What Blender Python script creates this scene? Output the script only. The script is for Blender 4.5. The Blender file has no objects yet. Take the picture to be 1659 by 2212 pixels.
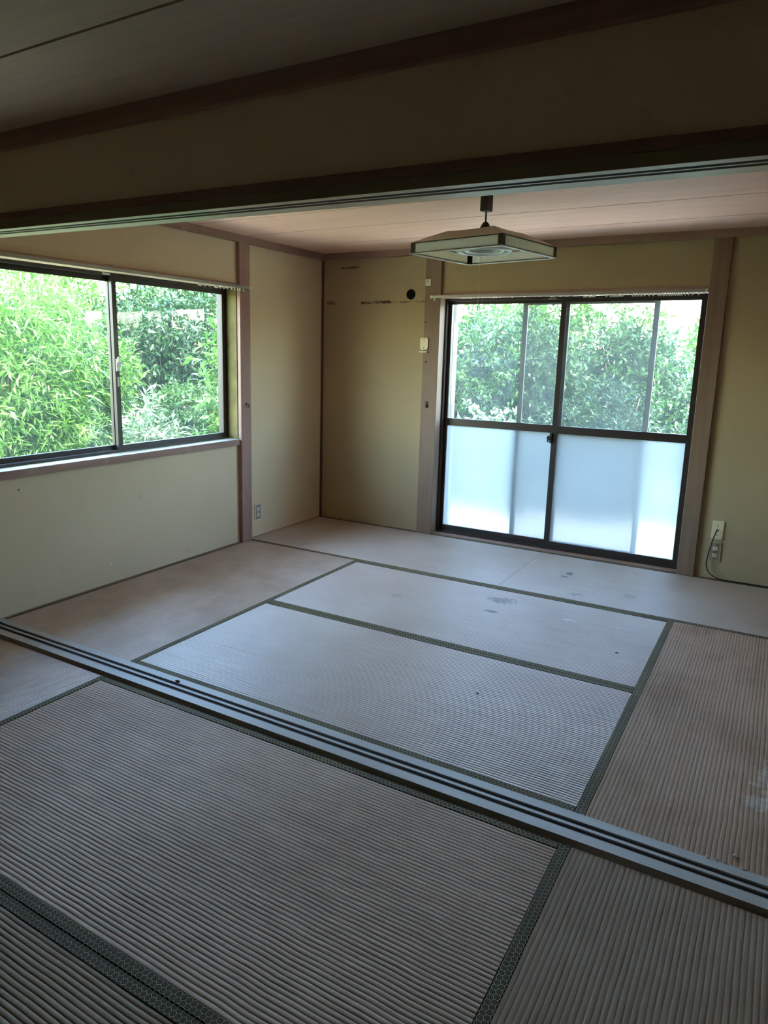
import bpy, bmesh, math, random
import numpy as np
from mathutils import Vector, Matrix

random.seed(7)
rng = np.random.default_rng(7)
S = bpy.context.scene
COL = S.collection
PI = math.pi

# ------------------------------------------------------------------ camera
cd = bpy.data.cameras.new('camera')
cam = bpy.data.objects.new('camera', cd)
COL.objects.link(cam)
cam.location = (3.27028, -1.99452, 1.34870)
cam.rotation_mode = 'XYZ'
cam.rotation_euler = (1.36836, -0.020837, 0.542425)
cd.sensor_fit = 'HORIZONTAL'
cd.sensor_width = 36.0
cd.lens = 1533.396 * 36.0 / 1659.0
cd.shift_x = 55.839 / 1659.0
cd.shift_y = -27.618 / 1659.0
cd.clip_start = 0.02
S.camera = cam

# ------------------------------------------------------------------ world and sun
wd = bpy.data.worlds.new('world')
S.world = wd
wd.use_nodes = True
wn = wd.node_tree
wn.nodes.clear()
sky = wn.nodes.new('ShaderNodeTexSky')
sky.sky_type = 'NISHITA'
sky.sun_disc = False
sky.sun_elevation = math.radians(58)
sky.sun_rotation = math.radians(140)
sky.air_density = 1.3
sky.dust_density = 1.5
sky.ozone_density = 1.2
bg = wn.nodes.new('ShaderNodeBackground')
bg.inputs['Strength'].default_value = 3.6
wo = wn.nodes.new('ShaderNodeOutputWorld')
hsv = wn.nodes.new('ShaderNodeHueSaturation')
hsv.inputs['Saturation'].default_value = 1.05
wn.links.new(sky.outputs[0], hsv.inputs['Color'])
wn.links.new(hsv.outputs[0], bg.inputs[0])
wn.links.new(bg.outputs[0], wo.inputs[0])

sl = bpy.data.lights.new('sun', 'SUN')
sl.energy = 22.0
sl.angle = math.radians(0.6)
sl.color = (1.0, 0.95, 0.86)
sun = bpy.data.objects.new('sun', sl)
COL.objects.link(sun)
sun_dir = Vector((0.22, -0.17, 1.0)).normalized()      # towards the sun
sun.rotation_euler = sun_dir.to_track_quat('Z', 'Y').to_euler()

S.view_settings.view_transform = 'Standard'
S.view_settings.look = 'None'
S.view_settings.gamma = 1.0
S.view_settings.use_curve_mapping = False
S.view_settings.exposure = 0.80
S.cycles.use_denoising = True
S.cycles.max_bounces = 14
S.cycles.diffuse_bounces = 8
S.cycles.transparent_max_bounces = 16
S.cycles.transmission_bounces = 10
S.cycles.sample_clamp_indirect = 8.0


# ------------------------------------------------------------------ materials
def lin(r, g, b):
    f = lambda c: (c / 255 / 12.92) if c / 255 <= 0.04045 else ((c / 255 + 0.055) / 1.055) ** 2.4
    return (f(r), f(g), f(b), 1.0)


class NT:
    def __init__(s, name):
        s.m = bpy.data.materials.new(name)
        s.m.use_nodes = True
        s.t = s.m.node_tree
        s.t.nodes.clear()
        s.out = s.n('ShaderNodeOutputMaterial')

    def n(s, t, **k):
        o = s.t.nodes.new(t)
        for a, v in k.items():
            setattr(o, a, v)
        return o

    def l(s, a, b):
        s.t.links.new(a, b)

    def math(s, op, a, b=None, c=None, clamp=False):
        o = s.n('ShaderNodeMath', operation=op)
        o.use_clamp = clamp
        for i, v in enumerate((a, b, c)):
            if v is None:
                continue
            if isinstance(v, (int, float)):
                o.inputs[i].default_value = v
            else:
                s.l(v, o.inputs[i])
        return o.outputs[0]

    def ramp(s, fac, stops):
        o = s.n('ShaderNodeValToRGB')
        e = o.color_ramp.elements
        while len(e) < len(stops):
            e.new(0.5)
        for i, (p, c) in enumerate(stops):
            e[i].position = p
            e[i].color = c
        s.l(fac, o.inputs[0])
        return o.outputs[0]

    def noise(s, vec, scale, detail=4, rough=0.5, vscale=None, dist=0.0):
        if vscale is not None:
            mp = s.n('ShaderNodeMapping')
            mp.inputs['Scale'].default_value = vscale
            s.l(vec, mp.inputs[0])
            vec = mp.outputs[0]
        o = s.n('ShaderNodeTexNoise')
        o.inputs['Scale'].default_value = scale
        o.inputs['Detail'].default_value = detail
        o.inputs['Roughness'].default_value = rough
        o.inputs['Distortion'].default_value = dist
        s.l(vec, o.inputs['Vector'])
        return o.outputs[0]

    def mix(s, fac, a, b, mode='MIX'):
        o = s.n('ShaderNodeMix', data_type='RGBA', blend_type=mode)
        for i, v in ((0, fac), (6, a), (7, b)):
            if isinstance(v, (int, float, tuple)):
                o.inputs[i].default_value = v
            else:
                s.l(v, o.inputs[i])
        return o.outputs[2]

    def bump(s, h, strength=0.3, dist=0.002):
        o = s.n('ShaderNodeBump')
        o.inputs['Strength'].default_value = strength
        o.inputs['Distance'].default_value = dist
        s.l(h, o.inputs['Height'])
        return o.outputs[0]

    def pbr(s, col, rough=0.6, bump=None, metal=0.0, spec=0.5, **k):
        o = s.n('ShaderNodeBsdfPrincipled')
        for i, v in (('Base Color', col), ('Roughness', rough), ('Metallic', metal), ('Specular IOR Level', spec)):
            if isinstance(v, (int, float, tuple)):
                o.inputs[i].default_value = v
            else:
                s.l(v, o.inputs[i])
        for i, v in k.items():
            o.inputs[i.replace('_', ' ')].default_value = v
        if bump is not None:
            s.l(bump, o.inputs['Normal'])
        return o.outputs[0]

    def end(s, sh):
        s.l(sh, s.out.inputs[0])
        return s.m

    def schlick(s, f0=0.04, k=1.0):
        g = s.n('ShaderNodeNewGeometry')
        d = s.n('ShaderNodeVectorMath', operation='DOT_PRODUCT')
        s.l(g.outputs['Incoming'], d.inputs[0])
        s.l(g.outputs['Normal'], d.inputs[1])
        c = s.math('SUBTRACT', 1.0, s.math('ABSOLUTE', d.outputs['Value']), clamp=True)
        return s.math('MULTIPLY', s.math('ADD', f0, s.math('MULTIPLY', s.math('POWER', c, 5.0), 1 - f0)), k, clamp=True)

    def geo(s):
        return s.n('ShaderNodeNewGeometry').outputs['Position']


def m_plain(name, c, rough=0.5, metal=0.0, spec=0.5, var=0.12, scale=14):
    t = NT(name)
    p = t.geo()
    f = t.noise(p, scale, 5)
    dk = tuple(v * (1 - var) for v in c[:3]) + (1,)
    lt = tuple(min(1, v * (1 + var)) for v in c[:3]) + (1,)
    col = t.ramp(f, [(0.3, dk), (0.7, lt)])
    b = t.bump(t.noise(p, scale * 8, 3), 0.08, 0.001)
    return t.end(t.pbr(col, rough, b, metal, spec))


def m_plaster():
    t = NT('sand_plaster')
    p = t.geo()
    big = t.noise(p, 1.3, 3)
    fine = t.noise(p, 260, 3, 0.6)
    col = t.ramp(big, [(0.3, (0.70, 0.555, 0.36, 1)), (0.7, (0.77, 0.62, 0.41, 1))])
    col = t.mix(t.math('MULTIPLY', fine, 0.3), col, (0.38, 0.33, 0.21, 1), 'MIX')
    # faint dark blotches of mould and scuffs
    sp = t.noise(p, 9, 5, 0.6)
    sp = t.math('MULTIPLY', t.math('SUBTRACT', sp, 0.64, clamp=True), 5, clamp=True)
    col = t.mix(t.math('MULTIPLY', sp, 0.45), col, (0.22, 0.18, 0.11, 1))
    b = t.bump(fine, 0.35, 0.0012)
    return t.end(t.pbr(col, 0.95, b, spec=0.2))


def m_scuffed_back():
    """plaster of the back wall: same plaster, darkened to hold its shade, with two dark scuffed lines left by a removed shelf."""
    t = NT('sand_plaster_shaded_scuffed')
    p = t.geo()
    big = t.noise(p, 1.3, 3)
    fine = t.noise(p, 260, 3, 0.6)
    col = t.ramp(big, [(0.3, (0.39, 0.295, 0.165, 1)), (0.7, (0.46, 0.35, 0.20, 1))])  # darker copy of the sand plaster; the back wall's shade is in the colour
    col = t.mix(t.math('MULTIPLY', fine, 0.3), col, (0.38, 0.33, 0.21, 1))
    sx = t.n('ShaderNodeSeparateXYZ')
    t.l(p, sx.inputs[0])
    x, z = sx.outputs[0], sx.outputs[2]
    rag = t.noise(p, 55, 5, 0.7)
    brk = t.noise(p, 12, 3, 0.6)
    tot = None
    for (x0, x1, z0, hw, amt) in ((0.36, 0.62, 1.733, 0.010, 0.95), (0.62, 0.92, 1.733, 0.005, 0.7), (0.17, 0.34, 1.995, 0.008, 0.85), (0.04, 0.14, 1.735, 0.012, 0.7)):
        dz = t.math('ABSOLUTE', t.math('SUBTRACT', t.math('ADD', z, t.math('MULTIPLY', t.math('SUBTRACT', rag, 0.5), 0.03)), z0))
        a = t.math('LESS_THAN', dz, hw)
        a = t.math('MULTIPLY', a, t.math('GREATER_THAN', x, x0))
        a = t.math('MULTIPLY', a, t.math('LESS_THAN', x, x1))
        a = t.math('MULTIPLY', a, t.math('MULTIPLY', t.math('SUBTRACT', brk, 0.35, clamp=True), 6, clamp=True))
        a = t.math('MULTIPLY', a, amt)
        tot = a if tot is None else t.math('MAXIMUM', tot, a)
    col = t.mix(tot, col, (0.07, 0.05, 0.03, 1))
    b = t.bump(fine, 0.35, 0.0012)
    return t.end(t.pbr(col, 0.95, b, spec=0.2))


def m_wood(name, a, b, axis=2, rough=0.62, grain=26, wear=0.0, spec=0.4, wearcol=(0.5, 0.42, 0.36, 1)):
    t = NT(name)
    p = t.geo()
    sc = [1, 1, 1]
    sc[axis] = 0.05
    g = t.noise(p, grain, 6, 0.6, tuple(sc), 0.6)
    g2 = t.noise(p, grain * 6, 3, 0.6, tuple(sc))
    col = t.ramp(g, [(0.32, a), (0.68, b)])
    col = t.mix(t.math('MULTIPLY', g2, 0.25), col, tuple(v * 0.5 for v in a[:3]) + (1,))
    if wear:
        w = t.noise(p, 7, 6, 0.65)
        w = t.math('MULTIPLY', t.math('SUBTRACT', w, 0.55, clamp=True), 9, clamp=True)
        col = t.mix(t.math('MULTIPLY', w, wear), col, wearcol)
    bm = t.bump(g2, 0.15, 0.001)
    return t.end(t.pbr(col, rough, bm, spec=spec))


def m_ceiling(name='printed_ceiling_board', a=(0.80, 0.50, 0.36, 1), b=(0.88, 0.58, 0.43, 1), c=(0.55, 0.35, 0.26, 1)):
    t = NT(name)
    p = t.geo()
    g = t.noise(p, 11, 6, 0.6, (0.09, 1, 1), 1.2)
    g2 = t.noise(p, 60, 4, 0.6, (0.05, 1, 1))
    col = t.ramp(g, [(0.3, a), (0.7, b)])
    col = t.mix(t.math('MULTIPLY', t.math('SUBTRACT', g2, 0.45, clamp=True), 1.2, clamp=True), col, c)
    return t.end(t.pbr(col, 0.6, t.bump(g2, 0.1, 0.001), spec=0.35))


def m_tatami(name, tint=(1, 1, 1), brown=0.0, stains=(), rough=0.48):
    """woven rush: UV is metres, u along the ribs, v across them."""
    t = NT(name)
    uv = t.n('ShaderNodeUVMap').outputs[0]
    p = t.geo()
    big = t.noise(p, 1.6, 5, 0.6)
    strand = t.noise(uv, 1, 3, 0.6, (340, 26, 1))
    strand2 = t.noise(uv, 1, 2, 0.5, (70, 900, 1))
    c0 = lin(180, 156, 136)
    c1 = lin(206, 185, 167)
    c0 = tuple(c0[i] * tint[i] for i in range(3)) + (1,)
    c1 = tuple(c1[i] * tint[i] for i in range(3)) + (1,)
    col = t.ramp(big, [(0.3, c0), (0.7, c1)])
    col = t.mix(t.math('MULTIPLY', strand, 0.45), col, tuple(v * 0.45 for v in c0[:3]) + (1,))
    if brown:
        w = t.noise(p, 2.4, 5, 0.65)
        w = t.math('MULTIPLY', t.math('SUBTRACT', w, 0.42, clamp=True), 4, clamp=True)
        col = t.mix(t.math('MULTIPLY', w, brown), col, lin(132, 98, 66))
    sx = t.n('ShaderNodeSeparateXYZ')
    t.l(p, sx.inputs[0])
    rag = t.noise(p, 26, 6, 0.75)
    for (cx, cy, rx, ry, c, amt) in stains:
        dx = t.math('DIVIDE', t.math('SUBTRACT', sx.outputs[0], cx), rx)
        dy = t.math('DIVIDE', t.math('SUBTRACT', sx.outputs[1], cy), ry)
        r = t.math('SQRT', t.math('ADD', t.math('MULTIPLY', dx, dx), t.math('MULTIPLY', dy, dy)))
        v = t.math('ADD', t.math('SUBTRACT', 1.0, r), t.math('MULTIPLY', t.math('SUBTRACT', rag, 0.52), 4.5))
        v = t.math('MULTIPLY', v, t.math('LESS_THAN', r, 1.6))
        v = t.math('MULTIPLY', v, 3.0, clamp=True)
        col = t.mix(t.math('MULTIPLY', v, amt), col, c)
    h = t.math('ADD', strand, t.math('MULTIPLY', strand2, 0.3))
    b = t.bump(h, 0.35, 0.0012)
    return t.end(t.pbr(col, rough, b, spec=0.8 if rough < 0.55 else 0.3, Coat_Weight=0.3 if rough < 0.55 else 0.0, Coat_Roughness=0.38))


def m_border():
    """black cloth border printed with gold tortoise-shell hexagons; UV in metres."""
    t = NT('border_cloth')
    uv = t.n('ShaderNodeUVMap').outputs[0]
    cell = 0.0145
    sp = t.n('ShaderNodeSeparateXYZ')
    t.l(uv, sp.inputs[0])
    u = t.math('DIVIDE', sp.outputs[0], cell)
    v = t.math('DIVIDE', sp.outputs[1], cell)
    R3 = 1.7320508

    def cellpos(ou, ov):
        a = t.math('SUBTRACT', t.math('FLOORED_MODULO', t.math('ADD', u, ou), 1.0), 0.5)
        b = t.math('SUBTRACT', t.math('FLOORED_MODULO', t.math('ADD', v, ov), R3), R3 / 2)
        return a, b

    def hexd(a, b):
        a = t.math('ABSOLUTE', a)
        b = t.math('ABSOLUTE', b)
        return t.math('MAXIMUM', a, t.math('ADD', t.math('MULTIPLY', a, 0.5), t.math('MULTIPLY', b, R3 / 2)))
    d1 = hexd(*cellpos(0.0, 0.0))
    d2 = hexd(*cellpos(0.5, R3 / 2))
    d = t.math('MINIMUM', d1, d2)
    line = t.math('GREATER_THAN', d, 0.448)
    ring = t.math('LESS_THAN', t.math('ABSOLUTE', t.math('SUBTRACT', d, 0.20)), 0.05)
    m = t.math('ADD', line, t.math('MULTIPLY', ring, 0.28), clamp=True)
    fade = t.noise(t.geo(), 5, 4)
    gold = t.ramp(fade, [(0.3, lin(158, 142, 100)), (0.7, lin(184, 168, 122))])
    col = t.mix(m, lin(38, 31, 25), gold)
    th = t.noise(uv, 1, 2, 0.5, (900, 900, 1))
    return t.end(t.pbr(col, 0.7, t.bump(th, 0.3, 0.0006), spec=0.12))


def m_glass(name, tint=(0.93, 0.97, 0.95, 1), refl=1.0, dirt=0.03):
    t = NT(name)
    tr = t.n('ShaderNodeBsdfTransparent')
    tr.inputs[0].default_value = tint
    gl = t.n('ShaderNodeBsdfGlossy')
    gl.inputs['Roughness'].default_value = 0.01
    mx = t.n('ShaderNodeMixShader')
    t.l(t.schlick(0.04, refl), mx.inputs[0])
    t.l(tr.outputs[0], mx.inputs[1])
    t.l(gl.outputs[0], mx.inputs[2])
    df = t.n('ShaderNodeBsdfTranslucent')
    df.inputs[0].default_value = (0.8, 0.85, 0.85, 1)
    ns = t.noise(t.geo(), 4, 5, 0.6)
    m2 = t.n('ShaderNodeMixShader')
    t.l(t.math('MULTIPLY', ns, dirt * 2), m2.inputs[0])
    t.l(mx.outputs[0], m2.inputs[1])
    t.l(df.outputs[0], m2.inputs[2])
    return t.end(m2.outputs[0])


def m_frosted():
    t = NT('frosted_glass')
    p = t.geo()
    b = t.bump(t.noise(p, 1, 3, 0.6, (20, 20, 90)), 0.25, 0.002)
    g = t.n('ShaderNodeBsdfRefraction')
    g.inputs['Roughness'].default_value = 0.33
    g.inputs['IOR'].default_value = 1.25
    g.inputs['Color'].default_value = (0.60, 0.66, 0.665, 1)
    t.l(b, g.inputs['Normal'])
    d = t.n('ShaderNodeBsdfTranslucent')
    d.inputs[0].default_value = (0.33, 0.36, 0.36, 1)
    mx = t.n('ShaderNodeMixShader')
    mx.inputs[0].default_value = 0.55
    t.l(g.outputs[0], mx.inputs[1])
    t.l(d.outputs[0], mx.inputs[2])
    gl = t.n('ShaderNodeBsdfGlossy')
    gl.inputs['Roughness'].default_value = 0.15
    m2 = t.n('ShaderNodeMixShader')
    t.l(t.schlick(0.04, 0.7), m2.inputs[0])
    t.l(mx.outputs[0], m2.inputs[1])
    t.l(gl.outputs[0], m2.inputs[2])
    return t.end(m2.outputs[0])


def m_mesh():
    t = NT('insect_screen_mesh')
    tr = t.n('ShaderNodeBsdfTransparent')
    d = t.n('ShaderNodeBsdfDiffuse')
    d.inputs[0].default_value = (0.36, 0.37, 0.36, 1)
    mx = t.n('ShaderNodeMixShader')
    mx.inputs[0].default_value = 0.26
    t.l(tr.outputs[0], mx.inputs[1])
    t.l(d.outputs[0], mx.inputs[2])
    return t.end(mx.outputs[0])


def m_leaf(name, a, b, trans=0.4, rough=0.35, scale=3.0):
    t = NT(name)
    p = t.geo()
    f = t.noise(p, scale, 4, 0.6)
    f2 = t.noise(p, 40, 2)
    c = t.ramp(t.math('ADD', t.math('MULTIPLY', f, 0.6), t.math('MULTIPLY', f2, 0.4)), [(0.36, a), (0.62, b)])
    s = t.pbr(c, rough, spec=0.34)
    tl = t.n('ShaderNodeBsdfTranslucent')
    t.l(c, tl.inputs[0])
    mx = t.n('ShaderNodeMixShader')
    mx.inputs[0].default_value = trans
    t.l(s, mx.inputs[1])
    t.l(tl.outputs[0], mx.inputs[2])
    return t.end(mx.outputs[0])


def m_ground():
    t = NT('garden_soil_and_moss')
    p = t.geo()
    f = t.noise(p, 2.5, 6, 0.7)
    c = t.ramp(f, [(0.35, (0.16, 0.13, 0.08, 1)), (0.55, (0.15, 0.20, 0.06, 1)), (0.75, (0.22, 0.30, 0.09, 1))])
    return t.end(t.pbr(c, 0.9, t.bump(t.noise(p, 30, 5), 0.6, 0.02), spec=0.2))


def m_shade_fabric(a=(0.80, 0.70, 0.61, 1), b=(0.88, 0.79, 0.70, 1), tr=0.3):
    t = NT('lamp_shade_plastic')
    p = t.geo()
    c = t.ramp(t.noise(p, 8, 3), [(0.3, a), (0.7, b)])
    s = t.pbr(c, 0.5, spec=0.4)
    tl = t.n('ShaderNodeBsdfTranslucent')
    t.l(c, tl.inputs[0])
    mx = t.n('ShaderNodeMixShader')
    mx.inputs[0].default_value = tr
    t.l(s, mx.inputs[1])
    t.l(tl.outputs[0], mx.inputs[2])
    return t.end(mx.outputs[0])


PLASTER = m_plaster()
PLASTER_BACK = m_scuffed_back()
WOOD_Z = m_wood('painted_pillar_wood', lin(150, 114, 100), lin(172, 136, 120), 2, wear=0.35, wearcol=lin(176, 150, 128))
WOOD_X = m_wood('trim_wood_along_x', lin(146, 112, 98), lin(168, 134, 118), 0, wear=0.25, wearcol=lin(176, 150, 128))
WOOD_Y = m_wood('trim_wood_along_y', lin(150, 116, 102), lin(172, 138, 122), 1, wear=0.5, wearcol=lin(185, 160, 140))
PANEL = m_wood('brown_panelling', (0.20, 0.13, 0.08, 1), (0.28, 0.19, 0.12, 1), 2)
WOOD_DARK = m_wood('dark_corner_batten', lin(92, 62, 50), lin(110, 78, 64), 2)
KAMOI = m_wood('lintel_uplit_pale_wood', lin(236, 222, 190), lin(246, 234, 204), 0, rough=0.4, grain=14, spec=0.5)  # pale tone carries the upward light on the lintel's underside
KAMOI_FACE = m_wood('nageshi_wood', lin(120, 92, 78), lin(138, 108, 92), 0)
LINTEL_FACE = m_wood('lintel_face_olive', lin(122, 112, 84), lin(138, 128, 98), 0)
WOOD_OLD = m_wood('faded_pillar_wood', lin(130, 104, 86), lin(146, 120, 100), 2, wear=0.55, wearcol=lin(138, 118, 86))
REVEAL = m_plain('stained_reveal_plaster', lin(112, 102, 64), 0.9, 0, 0.2, 0.25, 9)
SHIKII = m_wood('threshold_grey_wood', lin(162, 156, 148), lin(182, 176, 168), 0, rough=0.5, grain=16, spec=0.4)
GROOVE = m_plain('groove_dirt_and_shade', lin(50, 40, 34), 0.8)  # dirt in the threshold grooves, painted shade in the lintel grooves
SILL_TOP = m_wood('window_sill_weathered', lin(168, 160, 150), lin(190, 184, 176), 1, rough=0.45, wear=0.4)
ALU = m_plain('bronze_aluminium', lin(62, 54, 50), 0.38, 0.35, 0.5, 0.08)
ALU_GREY = m_plain('screen_frame_grey', lin(120, 118, 112), 0.45, 0.2, 0.5, 0.06)
ALU_PALE = m_plain('pale_aluminium', lin(170, 166, 156), 0.35, 0.5, 0.5, 0.06)
STEEL = m_plain('steel', lin(150, 150, 148), 0.3, 0.8, 0.5, 0.05)
WHITE = m_plain('white_plastic', lin(226, 222, 208), 0.4, 0.0, 0.5, 0.04)
CREAM = m_plain('cream_plastic', lin(222, 208, 170), 0.45, 0.0, 0.5, 0.05)
GREYPL = m_plain('grey_plate', lin(150, 138, 124), 0.5, 0.0, 0.5, 0.05)
BLACK = m_plain('black_rubber', lin(26, 24, 24), 0.5, 0.0, 0.5, 0.05)
DARKBR = m_plain('dark_brown_plastic', lin(58, 40, 32), 0.4, 0.0, 0.5, 0.08)
HOLE = m_plain('hole_dark', lin(24, 20, 16), 0.9, 0, 0.1)
CEIL = m_ceiling()
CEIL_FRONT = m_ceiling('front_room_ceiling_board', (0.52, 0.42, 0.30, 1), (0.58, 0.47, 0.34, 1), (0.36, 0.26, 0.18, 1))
GLASS = m_glass('clear_glass', (0.93, 0.97, 0.95, 1), 1.0, 0.006)
GLASS_DOOR = m_glass('dusty_door_glass', (0.90, 0.95, 0.95, 1), 1.0, 0.018)
FROST = m_frosted()
SCREEN = m_mesh()
BORDER = m_border()
SHADE = m_shade_fabric()
TUBE_M = m_plain('tube_white_glass', lin(235, 235, 228), 0.15, 0, 0.6, 0.02)
CONC = m_plain('concrete', (0.56, 0.53, 0.48, 1), 0.85, 0, 0.3, 0.15, 5)
EXT_WALL = m_plain('exterior_wall', (0.50, 0.46, 0.38, 1), 0.85, 0, 0.3, 0.1, 6)
SHUTTER = m_plain('shutter_casing', lin(222, 216, 210), 0.5, 0, 0.5, 0.06)
SOIL = m_ground()
BARK = m_wood('bark', (0.10, 0.075, 0.05, 1), (0.17, 0.13, 0.09, 1), 2, 0.9)
DIRT = m_plain('dirt_crumb', lin(40, 32, 26), 0.9, 0, 0.1)
CRUMB = m_plain('pale_crumb', lin(190, 176, 150), 0.8, 0, 0.2)
LEAF_BRIGHT = m_leaf('leaf_bright', (0.0320, 0.0960, 0.0080, 1), (0.0880, 0.1840, 0.0224, 1), 0.42)
LEAF_LIME = m_leaf('leaf_lime', (0.0425, 0.1232, 0.0153, 1), (0.1190, 0.2422, 0.0467, 1), 0.42)
LEAF_DARK = m_leaf('leaf_dark', (0.0084, 0.0294, 0.0070, 1), (0.0280, 0.0665, 0.0154, 1), 0.25, 0.28)
LEAF_CAM = m_leaf('leaf_glossy', (0.0122, 0.0394, 0.0068, 1), (0.0476, 0.1020, 0.0204, 1), 0.3, 0.22)
LEAF_PALE = m_leaf('leaf_pale', (0.0800, 0.1360, 0.0640, 1), (0.1760, 0.2400, 0.1440, 1), 0.3, 0.4)
GRASS = m_leaf('grass_blade', (0.0360, 0.0720, 0.0117, 1), (0.0765, 0.1125, 0.0270, 1), 0.4, 0.4)


# ------------------------------------------------------------------ mesh helpers
class MB:
    def __init__(s):
        s.v, s.f, s.uv = [], [], None

    def quadbox(s, x0, x1, y0, y1, z0, z1):
        b = len(s.v)
        s.v += [(x0, y0, z0), (x1, y0, z0), (x1, y1, z0), (x0, y1, z0), (x0, y0, z1), (x1, y0, z1), (x1, y1, z1), (x0, y1, z1)]
        s.f += [(b, b + 3, b + 2, b + 1), (b + 4, b + 5, b + 6, b + 7), (b, b + 1, b + 5, b + 4), (b + 1, b + 2, b + 6, b + 5), (b + 2, b + 3, b + 7, b + 6), (b + 3, b, b + 4, b + 7)]
        return s

    def prism(s, prof, a0, a1, axis=0, fn=None):
        """closed profile (p, q) swept along axis between a0 and a1; axis 0: (y,z), 1: (x,z), 2: (x,y)"""
        b = len(s.v)
        n = len(prof)
        for a in (a0, a1):
            for (p, q) in prof:
                c = {0: (a, p, q), 1: (p, a, q), 2: (p, q, a)}[axis]
                s.v.append(fn(*c) if fn else c)
        for i in range(n):
            j = (i + 1) % n
            s.f.append((b + i, b + j, b + n + j, b + n + i))
        s.f.append(tuple(b + i for i in reversed(range(n))))
        s.f.append(tuple(b + n + i for i in range(n)))
        return s

    def tube(s, pts, r, seg=8, cap=True, r2=None):
        pts = [Vector(p) for p in pts]
        rings = []
        up = Vector((0, 0, 1))
        for i, p in enumerate(pts):
            d = (pts[min(i + 1, len(pts) - 1)] - pts[max(i - 1, 0)]).normalized()
            u = d.cross(up)
            if u.length < 1e-3:
                u = d.cross(Vector((1, 0, 0)))
            u.normalize()
            w = d.cross(u).normalized()
            rr = r if r2 is None else r + (r2 - r) * i / max(1, len(pts) - 1)
            b = len(s.v)
            for k in range(seg):
                a = 2 * PI * k / seg
                s.v.append(tuple(p + u * (rr * math.cos(a)) + w * (rr * math.sin(a))))
            rings.append(b)
        for a, b in zip(rings, rings[1:]):
            for k in range(seg):
                l = (k + 1) % seg
                s.f.append((a + k, a + l, b + l, b + k))
        if cap:
            s.f.append(tuple(rings[0] + k for k in reversed(range(seg))))
            s.f.append(tuple(rings[-1] + k for k in range(seg)))
        return s

    def lathe(s, prof, c=(0, 0, 0), seg=20, axis='Z'):
        """prof of (r, h) around an axis through c"""
        b = len(s.v)
        n = len(prof)
        for (r, h) in prof:
            for k in range(seg):
                a = 2 * PI * k / seg
                x, y, z = r * math.cos(a), r * math.sin(a), h
                if axis == 'Y':
                    x, y, z = x, z, y
                elif axis == 'X':
                    x, y, z = z, x, y
                s.v.append((c[0] + x, c[1] + y, c[2] + z))
        for i in range(n - 1):
            for k in range(seg):
                l = (k + 1) % seg
                s.f.append((b + i * seg + k, b + i * seg + l, b + (i + 1) * seg + l, b + (i + 1) * seg + k))
        s.f.append(tuple(b + k for k in reversed(range(seg))))
        s.f.append(tuple(b + (n - 1) * seg + k for k in range(seg)))
        return s


def wloc(o):
    p = Vector((0, 0, 0))
    while o is not None:
        p += Vector(o.location)
        o = o.parent
    return p


def obj(name, mb, mat, parent=None, smooth=False, bevel=0.0, kind=None, label=None, cat=None, group=None, origin=None):
    vs = mb.v
    xs = [v[0] for v in vs]
    ys = [v[1] for v in vs]
    zs = [v[2] for v in vs]
    if origin is None:
        origin = ((min(xs) + max(xs)) / 2, (min(ys) + max(ys)) / 2, min(zs))
    o3 = Vector(origin)
    me = bpy.data.meshes.new(name)
    me.from_pydata([(v[0] - o3.x, v[1] - o3.y, v[2] - o3.z) for v in vs], [], mb.f)
    if mb.uv is not None:
        ul = me.uv_layers.new(name='UVMap')
        li = np.zeros(len(me.loops), dtype=np.int32)
        me.loops.foreach_get('vertex_index', li)
        ul.data.foreach_set('uv', np.asarray(mb.uv, dtype=np.float32)[li].ravel())
    bm = bmesh.new()
    bm.from_mesh(me)
    if mb.uv is None:
        bmesh.ops.recalc_face_normals(bm, faces=bm.faces)
    if bevel > 0:
        bmesh.ops.bevel(bm, geom=[e for e in bm.edges if len(e.link_faces) == 2 and e.calc_face_angle(0) > 0.5], offset=bevel, segments=2, affect='EDGES', profile=0.5, clamp_overlap=True)
    bm.to_mesh(me)
    bm.free()
    if smooth:
        me.shade_smooth()
    me.materials.append(mat)
    o = bpy.data.objects.new(name, me)
    COL.objects.link(o)
    o.parent = parent
    o.location = o3 - (wloc(parent) if parent else Vector((0, 0, 0)))
    tag(o, label, cat, group, kind)
    return o


def tag(o, label=None, cat=None, group=None, kind=None):
    if label:
        o['label'] = label
    if cat:
        o['category'] = cat
    if group:
        o['group'] = group
    if kind:
        o['kind'] = kind
    return o


def empty(name, loc, label=None, cat=None, group=None, kind=None, parent=None):
    o = bpy.data.objects.new(name, None)
    COL.objects.link(o)
    o.empty_display_size = 0.1
    o.parent = parent
    o.location = Vector(loc) - (wloc(parent) if parent else Vector((0, 0, 0)))
    return tag(o, label, cat, group, kind)


def box(name, x0, x1, y0, y1, z0, z1, mat, parent=None, bevel=0.0, **k):
    return obj(name, MB().quadbox(x0, x1, y0, y1, z0, z1), mat, parent, bevel=bevel, **k)


# ------------------------------------------------------------------ dimensions
W = 0.955
FX, FY = 4 * W, 3 * W                 # far room 3.82 x 2.865
SW = 0.150                            # threshold strip between the rooms
NY = -SW - FY                         # near room end
CZ = 2.105                            # far ceiling
NCZ = 2.160                           # near ceiling
T = 0.12                              # wall thickness
DX0, DX1, DZ1 = 1.040, 2.785, 1.765   # door opening
WY0, WY1, WZ0, WZ1 = 0.0, 1.83, 0.745, 1.765

# ------------------------------------------------------------------ structure
fb = MB()
fb.quadbox(-T, FX + T, NY - T, FY + T, -0.42, -0.05)
fb.quadbox(0, FX, NY, -SW - 2 * W, -0.05, -0.010)
obj('floor', fb, CONC, kind='structure')

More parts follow.
